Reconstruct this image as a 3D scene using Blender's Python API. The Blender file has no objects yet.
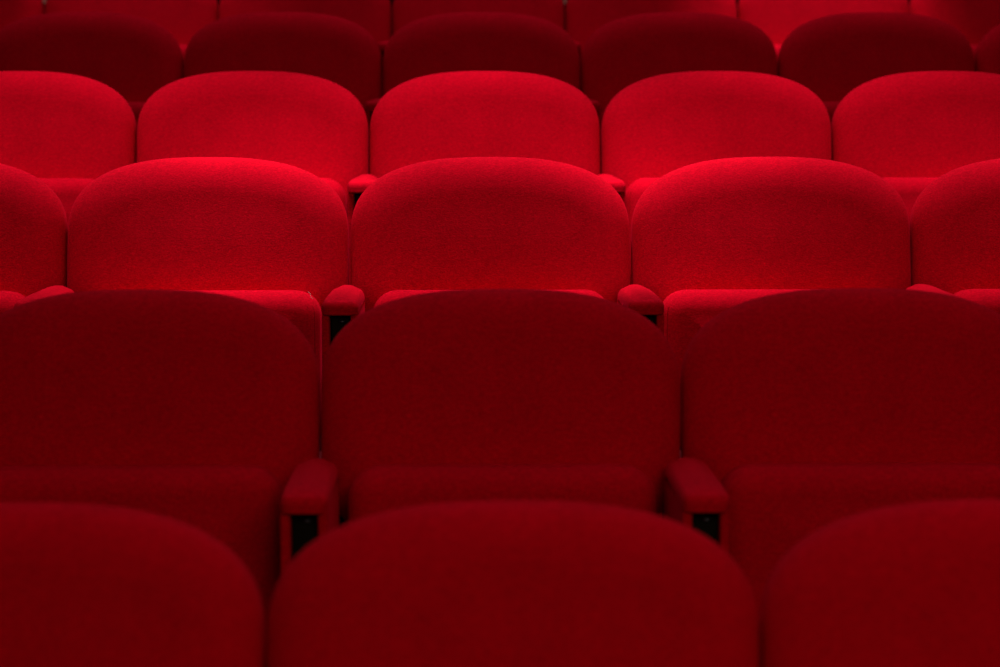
import bpy, math, random
from mathutils import Vector, Matrix
random.seed(4)
S = bpy.context.scene
C = S.collection
R = math.radians

# ------------------------------------------------------------------ materials
def fabric(name, base, sheen_tint=(1, .004, .05, 1), bump=.38, sheen=.16):
    m = bpy.data.materials.new(name); m.use_nodes = True
    nt = m.node_tree; N = nt.nodes; L = nt.links
    b = N['Principled BSDF']
    tc = N.new('ShaderNodeTexCoord')
    n1 = N.new('ShaderNodeTexNoise'); n1.inputs['Scale'].default_value = 330; n1.inputs['Detail'].default_value = 3
    n2 = N.new('ShaderNodeTexNoise'); n2.inputs['Scale'].default_value = 9; n2.inputs['Detail'].default_value = 2
    mp = N.new('ShaderNodeMapping'); mp.inputs['Scale'].default_value = (.8, 1, 1.6)
    L.new(tc.outputs['Object'], mp.inputs['Vector'])
    L.new(mp.outputs['Vector'], n1.inputs['Vector']); L.new(tc.outputs['Object'], n2.inputs['Vector'])
    r1 = N.new('ShaderNodeMapRange'); r1.inputs['From Min'].default_value = .3; r1.inputs['From Max'].default_value = .7
    r1.inputs['To Min'].default_value = .8; r1.inputs['To Max'].default_value = 1.16
    r2 = N.new('ShaderNodeMapRange'); r2.inputs['From Min'].default_value = .3; r2.inputs['From Max'].default_value = .7
    r2.inputs['To Min'].default_value = .94; r2.inputs['To Max'].default_value = 1.05
    L.new(n1.outputs['Fac'], r1.inputs['Value']); L.new(n2.outputs['Fac'], r2.inputs['Value'])
    mu = N.new('ShaderNodeMath'); mu.operation = 'MULTIPLY'
    L.new(r1.outputs[0], mu.inputs[0]); L.new(r2.outputs[0], mu.inputs[1])
    n3 = N.new('ShaderNodeTexNoise'); n3.inputs['Scale'].default_value = 150; n3.inputs['Detail'].default_value = 2
    L.new(mp.outputs['Vector'], n3.inputs['Vector'])
    r3 = N.new('ShaderNodeMapRange'); r3.inputs['From Min'].default_value = .3; r3.inputs['From Max'].default_value = .7
    r3.inputs['To Min'].default_value = .86; r3.inputs['To Max'].default_value = 1.1
    L.new(n3.outputs['Fac'], r3.inputs['Value'])
    mu3 = N.new('ShaderNodeMath'); mu3.operation = 'MULTIPLY'
    L.new(mu.outputs[0], mu3.inputs[0]); L.new(r3.outputs[0], mu3.inputs[1]); mu = mu3
    vm = N.new('ShaderNodeVectorMath'); vm.operation = 'SCALE'; vm.inputs[0].default_value = base
    L.new(mu.outputs[0], vm.inputs['Scale']); L.new(vm.outputs[0], b.inputs['Base Color'])
    b.inputs['Roughness'].default_value = .95
    b.inputs['Specular IOR Level'].default_value = .04
    b.inputs['Sheen Weight'].default_value = sheen
    b.inputs['Sheen Roughness'].default_value = .35
    b.inputs['Sheen Tint'].default_value = sheen_tint
    bp = N.new('ShaderNodeBump'); bp.inputs['Strength'].default_value = bump; bp.inputs['Distance'].default_value = .0015
    L.new(n1.outputs['Fac'], bp.inputs['Height']); L.new(bp.outputs[0], b.inputs['Normal'])
    return m

def plain(name, col, rough=.5, metal=0., noise=60):
    m = bpy.data.materials.new(name); m.use_nodes = True
    nt = m.node_tree; N = nt.nodes; L = nt.links
    b = N['Principled BSDF']
    n = N.new('ShaderNodeTexNoise'); n.inputs['Scale'].default_value = noise; n.inputs['Detail'].default_value = 4
    cr = N.new('ShaderNodeMix'); cr.data_type = 'RGBA'
    cr.inputs[6].default_value = (*[c * .75 for c in col], 1); cr.inputs[7].default_value = (*[min(1, c * 1.2) for c in col], 1)
    tc = N.new('ShaderNodeTexCoord')
    L.new(tc.outputs['Object'], n.inputs['Vector']); L.new(n.outputs['Fac'], cr.inputs[0])
    L.new(cr.outputs[2], b.inputs['Base Color'])
    b.inputs['Specular IOR Level'].default_value = .5 if metal else .1
    b.inputs['Roughness'].default_value = rough; b.inputs['Metallic'].default_value = metal
    return m

RED = fabric('red_wool_upholstery', (.58, .0004, .013))
PIPE = fabric('red_seam_cord', (.42, .0006, .008), bump=.1, sheen=.1)
BLACK = plain('black_painted_steel', (.006, .006, .007), .6)
STEEL = plain('bright_bolt_steel', (.10, .12, .25), .4, 1.)
GAP_GLOW = plain('pale_gap_glow', (.62, .42, .30), .6)  # pale colour standing in for glow through the farthest row's gaps
CARPET = plain('dark_red_carpet', (.05, .002, .003), 1., noise=300)
PLASTER = plain('dark_red_wall_cloth', (.10, .003, .006), .95)
LINT = plain('pale_lint', (.6, .3, .28), .9)

# ------------------------------------------------------------------ mesh helpers
def mesh(name, V, F, mat, parent=None, smooth=True):
    me = bpy.data.meshes.new(name); me.from_pydata([tuple(v) for v in V], [], F); me.update()
    import bmesh
    bm = bmesh.new(); bm.from_mesh(me); bmesh.ops.recalc_face_normals(bm, faces=bm.faces); bm.to_mesh(me); bm.free()
    if smooth: me.polygons.foreach_set('use_smooth', [True] * len(me.polygons))
    me.materials.append(mat)
    o = bpy.data.objects.new(name, me); C.objects.link(o)
    if parent: o.parent = parent
    return o

def pillow(outline, spine, Rf, Tf, side, Rb, dome, tr, n_in=8):
    """closed upholstered pad: outline (u,v) CCW; front towards +w, rounded front edge Rf wide and Tf deep."""
    n = len(outline)
    nrm = []
    for i in range(n):
        p, q = outline[i - 1], outline[(i + 1) % n]
        t = Vector((q[0] - p[0], q[1] - p[1])); t.normalize(); nrm.append((-t.y, t.x))   # inward for CCW
    rings = []
    def inset(d, w): return [(outline[i][0] + nrm[i][0] * d, outline[i][1] + nrm[i][1] * d, w) for i in range(n)]
    K = 12
    # back edge (inner to outer)
    for k in range(5):
        a = math.pi / 2 * k / 4
        rings.append(inset(Rb * (1 - math.sin(a)), -side - Rb * math.cos(a)))
    for k in range(1, 3): rings.append(inset(0, -side + side * k / 3))
    for k in range(K + 1):
        a = math.pi / 2 * k / K
        rings.append(inset(Rf * (1 - math.cos(a)), Tf * math.sin(a)))
    last = rings[-1]
    for k in range(1, n_in + 1):
        s = k / n_in
        rg = []
        for i in range(n):
            sx = max(-spine[0], min(spine[0], last[i][0])); sy = max(spine[1], min(spine[2], last[i][1]))
            e = s if k < n_in else 1
            rg.append((last[i][0] * (1 - e) + sx * e, last[i][1] * (1 - e) + sy * e, Tf + dome * s * s * (3 - 2 * s)))
        rings.append(rg)
    V = [tr(*p) for rg in rings for p in rg]
    F = []
    for r in range(len(rings) - 1):
        for i in range(n):
            j = (i + 1) % n
            F.append((r * n + i, r * n + j, (r + 1) * n + j, (r + 1) * n + i))
    F.append(tuple(range(n)))
    l = (len(rings) - 1) * n
    F.append(tuple(l + i for i in range(n)))
    return V, F

def clean(o, dist=1e-4):
    import bmesh
    bm = bmesh.new(); bm.from_mesh(o.data)
    bmesh.ops.remove_doubles(bm, verts=bm.verts, dist=dist)
    big = [f for f in bm.faces if len(f.verts) > 4]
    if big: bmesh.ops.triangulate(bm, faces=big)
    bmesh.ops.recalc_face_normals(bm, faces=bm.faces)
    for f in bm.faces: f.smooth = True
    bm.to_mesh(o.data); bm.free()

def super_outline(a, top, low, straight, nt_, nl, per=40):
    pts = []
    for k in range(2 * per):                       # upper half right to left
        t = math.pi * k / (2 * per - 1)
        c, s = math.cos(t), math.sin(t)
        pts.append((a * math.copysign(abs(c) ** (2 / nt_), c), top * abs(s) ** (2 / nt_)))
    for k in range(1, 6): pts.append((-a, -straight * k / 6))
    for k in range(2 * per):
        t = math.pi + math.pi * k / (2 * per - 1)
        c, s = math.cos(t), math.sin(t)
        pts.append((a * math.copysign(abs(c) ** (2 / nl), c), -straight - low * abs(s) ** (2 / nl)))
    for k in range(1, 6): pts.append((a, -straight + straight * k / 6))
    return pts

def resample(pts, n):
    P = [Vector(p) for p in pts]; P.append(P[0]); L = [0]
    for i in range(len(P) - 1): L.append(L[-1] + (P[i + 1] - P[i]).length)
    out = []; j = 0
    for k in range(n):
        d = L[-1] * k / n
        while L[j + 1] < d: j += 1
        f = (d - L[j]) / max(1e-9, L[j + 1] - L[j]); q = P[j].lerp(P[j + 1], f); out.append((q.x, q.y))
    return out

def rounded_rect(x0, x1, y0, y1, rs, crown=0, seg=8):
    """CCW, rs = radii at (x1,y0),(x1,y1),(x0,y1),(x0,y0)"""
    pts = []
    cs = [(x1, y0, -90, rs[0], -1, 1), (x1, y1, 0, rs[1], -1, -1), (x0, y1, 90, rs[2], 1, -1), (x0, y0, 180, rs[3], 1, 1)]
    for (x, y, a0, r, sx, sy) in cs:
        for k in range(seg + 1):
            a = R(a0 + 90 * k / seg)
            pts.append((x + sx * r + r * math.cos(a), y + sy * r + r * math.sin(a)))
    if crown:
        cx, hw = (x0 + x1) / 2, (x1 - x0) / 2
        pts = [(p[0], p[1] + (crown * (1 - ((p[0] - cx) / hw) ** 2) if p[1] > (y0 + y1) / 2 else 0)) for p in pts]
    return pts

def lean(deg, z0, y0=0):
    c, s = math.cos(R(deg)), math.sin(R(deg))
    # u across, v up in the pad's plane, w towards the sitter (-Y)
    def f(u, v, w):
        y, z = -w, v - z0
        return (u, y0 + y * c + z * s, z0 + z * c - y * s)
    return f

def tube(path, r, n=6, closed=False):
    V, F = [], []
    m = len(path)
    for i, p in enumerate(path):
        p = Vector(p)
        a = Vector(path[i - 1]) if (i or closed) else p
        b = Vector(path[(i + 1) % m]) if (i < m - 1 or closed) else p
        t = (b - a).normalized()
        e1 = t.cross(Vector((.01, 1, .02))).normalized(); e2 = t.cross(e1)
        for k in range(n):
            q = 2 * math.pi * k / n
            V.append(p + e1 * r * math.cos(q) + e2 * r * math.sin(q))
    for i in range(m if closed else m - 1):
        j = (i + 1) % m
        for k in range(n):
            l = (k + 1) % n
            F.append((i * n + k, i * n + l, j * n + l, j * n + k))
    if not closed: F += [tuple(range(n)), tuple((m - 1) * n + k for k in range(n))]
    return V, F

def box(x0, x1, y0, y1, z0, z1, bev=0):
    import bmesh
    bm = bmesh.new()
    bmesh.ops.create_cube(bm, size=1, matrix=Matrix.Translation(((x0 + x1) / 2, (y0 + y1) / 2, (z0 + z1) / 2)) @ Matrix.Diagonal((x1 - x0, y1 - y0, z1 - z0, 1)))
    if bev: bmesh.ops.bevel(bm, geom=bm.edges[:], offset=bev, segments=3, profile=.5, affect='EDGES')
    V = [v.co.copy() for v in bm.verts]; F = [tuple(v.index for v in f.verts) for f in bm.faces]
    bm.verts.ensure_lookup_table(); V = [v.co.copy() for v in bm.verts]; bm.verts.index_update()
    F = [tuple(v.index for v in f.verts) for f in bm.faces]; bm.free()
    return V, F

# ------------------------------------------------------------------ one theatre seat (origin on its step, below the hinge line)
PITCH = .55
LEAN = 12
ARMX = -PITCH / 2
def build_seat():
    root = bpy.data.objects.new('theatre_seat', None); C.objects.link(root)
    # backrest
    ZW = .742                                  # height of the widest line (in the backrest's own plane)
    ol = resample(super_outline(.2730, .155, .17, .095, 2.6, 2.4), 160)
    ol = [(x, y + ZW) for x, y in ol]
    V, F = pillow(ol, (.12, ZW - .075, ZW - .03), .080, .050, .022, .018, .0025, lean(LEAN, .45, .0), n_in=10)
    b = mesh('backrest', V, F, RED, root); clean(b)
    # folded-up seat cushion
    so = rounded_rect(-.226, .226, .345, .642, (.035, .045, .045, .035), crown=.006)
    so = resample(so, 120)
    st = lean(7, .45, -.098)
    V, F = pillow(so, (.12, .46, .54), .042, .040, .052, .020, .006, st, n_in=8)
    c = mesh('seat_cushion', V, F, RED, root); clean(c)
    # seam cord round the cushion's face
    n = len(so); path = []
    for i in range(n):
        p, q = so[i - 1], so[(i + 1) % n]; t = Vector((q[0] - p[0], q[1] - p[1])).normalized()
        d = .042 * (1 - math.cos(R(38)))
        path.append((so[i], st(so[i][0] - t.y * d, so[i][1] + t.x * d, .040 * math.sin(R(38)) - .0002)))
    for sgn in (-1, 1):
        pp = sorted([(q[1], P) for q, P in path if q[0] * sgn > .214 and q[1] > .40])
        V, F = tube([P for _, P in pp], .0010); mesh('seam', V, F, PIPE, c)
    # armrest, on the image-left side
    hw = .033
    ao = resample(rounded_rect(ARMX - hw, ARMX + hw, -.320, -.018, (.016, .030, .030, .016)), 80)
    def flat(u, v, w):
        t = (v + .320) / .302                     # 0 at the front end, 1 at the rear
        drop = .006 * max(0, (t - .55) / .45) ** 2 + .004 * max(0, (.25 - t) / .25) ** 2
        drop += .008 * ((u - ARMX) / hw) ** 2 * max(0, min(1, t * 1.4))
        return (u, v, .6375 + w - drop * (w > -.01))
    oo = [(u - ARMX, v) for u, v in ao]
    V, F = pillow(oo, (.006, -.295, -.045), .009, .0125, .0125, .003, .0035, lambda u, v, w: flat(u + ARMX, v, w), n_in=4)
    a = mesh('armrest', V, F, RED, root); clean(a)
    for s in (-1, 1):
        x = sorted((ARMX + s * hw * .99, ARMX + s * (hw - .014)))
        V, F = box(x[0], x[1], -.310, -.03, .0, .624, .004)
        mesh('side_panel', V, F, RED, root, smooth=False)
    V, F = box(ARMX - .017, ARMX + .017, -.292, -.04, .0, .616, .002)
    mesh('inner_frame', V, F, BLACK, root, smooth=False)
    V, F = tube([(ARMX - .004, -.2932, .608), (ARMX + .009, -.2932, .608)], .0024, 8)
    mesh('bolt', V, F, STEEL, root)
    # rail that carries the hinge and the back
    V, F = tube([(-.255, .0, .40), (.255, .0, .40)], .018, 12)
    mesh('hinge_rail', V, F, BLACK, root)
    return root

def copy_tree(o, parent=None):
    c = o.copy(); C.objects.link(c); c.parent = parent
    for ch in list(o.children): copy_tree(ch, c)
    return c

seat0 = build_seat()

# ------------------------------------------------------------------ rows
RISE, TREAD = .156, .936
CROWN = .105                        # how far the crown of the backrest lies behind the seat's origin
X0 = .057
BACK = {3: .04, 4: .045, 5: .02}
STEP = {1: .022, 2: .163, 3: .322, 4: .485, 5: .643, 6: .804, 7: .963}
CAMZ = .905 + .492
rows = {                             # first and last column index in view, and how the row is told apart
    1: (-1, 1, 'nearest row, out of focus, only its dark red backrest showing above the bottom edge'),
    2: (-1, 1, 'dim second row from the camera'),
    3: (-2, 2, 'brightly lit third row in sharp focus'),
    4: (-2, 2, 'evenly lit fourth row'),
    5: (-2, 3, 'dark shaded fifth row'),
    6: (-3, 3, 'blurred sixth row at the top edge'),
}
names5 = ['leftmost', 'second from the left', 'middle', 'second from the right', 'rightmost']
names3 = ['leftmost', 'middle', 'rightmost']
names6 = ['leftmost', 'second from the left', 'third from the left', 'third from the right', 'second from the right', 'rightmost']
names7 = ['leftmost', 'second from the left', 'third from the left', 'middle', 'third from the right', 'second from the right', 'rightmost']
first = {
    1: 'Dark red padded theatre seat, {p} in the nearest row along the bottom edge',
    2: 'Dim red folded theatre seat, {p} of the second row from the front',
    3: 'Bright red folded theatre seat, {p} of the sharply focused third row',
    4: 'Evenly lit red theatre seat, {p} of the fourth row',
    5: 'Shadowed dark red theatre seat, {p} of the fifth row',
    6: 'Blurred crimson theatre seat, {p} of the farthest row at the top edge',
}
groups = {1: 'seats of the nearest row', 2: 'seats of the dim second row', 3: 'seats of the bright third row',
          4: 'seats of the evenly lit fourth row', 5: 'seats of the dark fifth row', 6: 'seats of the farthest row'}
used = False
seats = {}
for k, (i0, i1, _) in rows.items():
    cnt = i1 - i0 + 1
    nm = {3: names3, 5: names5, 6: names6, 7: names7}[cnt]
    for i in range(i0, i1 + 1):
        o = seat0 if not used else copy_tree(seat0); used = True
        jx, jz = random.uniform(-.0006, .0006), random.uniform(-.0015, .0015)
        o.location = (X0 + i * PITCH + jx + (.0025 if k == 2 else 0), 2.427 + TREAD * (k - 1) - CROWN + BACK.get(k, 0), STEP[k])
        o['label'] = first[k].format(p=nm[i - i0]); o['category'] = 'theatre seat'; o['group'] = groups[k]
        seats[k, i] = o

# added pale sliver for the glow between some backs of the farthest row
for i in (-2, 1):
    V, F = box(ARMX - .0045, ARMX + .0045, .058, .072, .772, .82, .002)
    mesh('gap_glow_sliver', V, F, GAP_GLOW, seats[6, i], smooth=False)['label'] = 'small pale sliver added for the glow in the gap beside the backrest'

# a torn thread at the seam of the bright seat left of centre
cu = [c for c in seats[3, -1].children if c.name.startswith('seat_cushion')][0]
V, F = tube([(.205, -.105, .643), (.209, -.111, .640), (.211, -.117, .634), (.215, -.1215, .631)], .0004, 5)
mesh('loose_thread', V, F, LINT, cu)['label'] = 'pale torn thread at the seam'

# ------------------------------------------------------------------ stepped floor and rear wall
V, F = [], []
prof = []
y = -1.6; z = 0
prof.append((y, STEP[1]))
for k in range(1, 8):
    yk = 2.427 + TREAD * (k - 1) - CROWN - .46
    if k > 1: prof += [(yk, STEP[k - 1]), (yk, STEP[k])]
prof.append((9.2, STEP[7]))
X = 4.2
for (yy, zz) in prof: V += [(-X, yy, zz), (X, yy, zz)]
for i in range(len(prof) - 1): F.append((2 * i, 2 * i + 1, 2 * i + 3, 2 * i + 2))
nb = len(V)
for (yy, zz) in prof: V += [(-X, yy, -.2), (X, yy, -.2)]
for i in range(len(prof) - 1):
    F += [(2 * i, 2 * i + 2, nb + 2 * i + 2, nb + 2 * i), (2 * i + 1, 2 * i + 3, nb + 2 * i + 3, nb + 2 * i + 1)]
fl = mesh('floor', V, F, CARPET, smooth=False); fl['kind'] = 'structure'
V, F = box(-X, X, 9.2, 9.4, -.2, 4.6); w = mesh('wall_back', V, F, PLASTER, smooth=False); w['kind'] = 'structure'

# ------------------------------------------------------------------ lights
def spot(name, loc, target, power, size, blend, col, rad=.08):
    l = bpy.data.lights.new(name, 'SPOT'); l.energy = power; l.spot_size = R(size); l.spot_blend = blend
    l.color = col; l.shadow_soft_size = rad
    o = bpy.data.objects.new(name, l); C.objects.link(o); o.location = loc
    o.rotation_euler = (Vector(target) - Vector(loc)).to_track_quat('-Z', 'Y').to_euler()
    return o
PINK = (1, .75, .85)
for i in range(5):                       # a batten of house spots over rows three and four
    x = -1.7 + i * .85
    p = [.6, 1.0, 1.15, .95, .5][i]
    spot('house_spot', (x, 4.42, 3.9), (x, 4.68, .9), 290 * p, 35, .6, PINK)
for (x, y, pw) in ((-.98, 7.0, 150), (1.12, 7.0, 430), (.1, 7.0, 45)):
    spot('rear_house_spot', (x, 6.75, 4.6), (x, y - .1, 1.6), pw, 19, .8, PINK, .05)
def area(name, loc, target, power, sx, sy, col, spread=180):
    l = bpy.data.lights.new(name, 'AREA'); l.shape = 'RECTANGLE'; l.size = sx; l.size_y = sy; l.energy = power; l.color = col
    l.spread = R(spread)
    o = bpy.data.objects.new(name, l); C.objects.link(o); o.location = loc
    o.rotation_euler = (Vector(target) - Vector(loc)).to_track_quat('-Z', 'Y').to_euler()
    return o
area('stage_glow', (.9, -.6, 2.6), (.35, 3.0, .6), 24, 1.6, 1.0, (1, .7, .3))
area('ceiling_glow', (.2, 6.3, 4.6), (.2, 5.0, .6), 44, 5.0, 2.6, (1, .7, 1))

area('front_top_fill', (.3, 2.3, 4.4), (.3, 2.4, .6), 2.6, 2.4, .8, (1, .55, .95), 70)  # unseen fill added overhead to brighten the second row's tops

W = bpy.data.worlds.new('hall_dark'); S.world = W; W.use_nodes = True
W.node_tree.nodes['Background'].inputs[0].default_value = (.02, .008, .011, 1)
W.node_tree.nodes['Background'].inputs[1].default_value = 1

# ------------------------------------------------------------------ camera
cd = bpy.data.cameras.new('camera'); cam = bpy.data.objects.new('camera', cd); C.objects.link(cam)
cam.location = (0, 0, CAMZ)
cd.sensor_width = 36; cd.lens = 2200 / 1000 * 36
cam.rotation_euler = (R(90 - 7.07), 0, -math.atan(39 / 2200))
cd.clip_start = .05
cd.dof.use_dof = True; cd.dof.focus_distance = 4.22; cd.dof.aperture_fstop = 3.6
S.camera = cam
S.view_settings.view_transform = 'Standard'; S.view_settings.look = 'None'
S.view_settings.exposure = 0; S.view_settings.gamma = 1; S.view_settings.use_curve_mapping = False
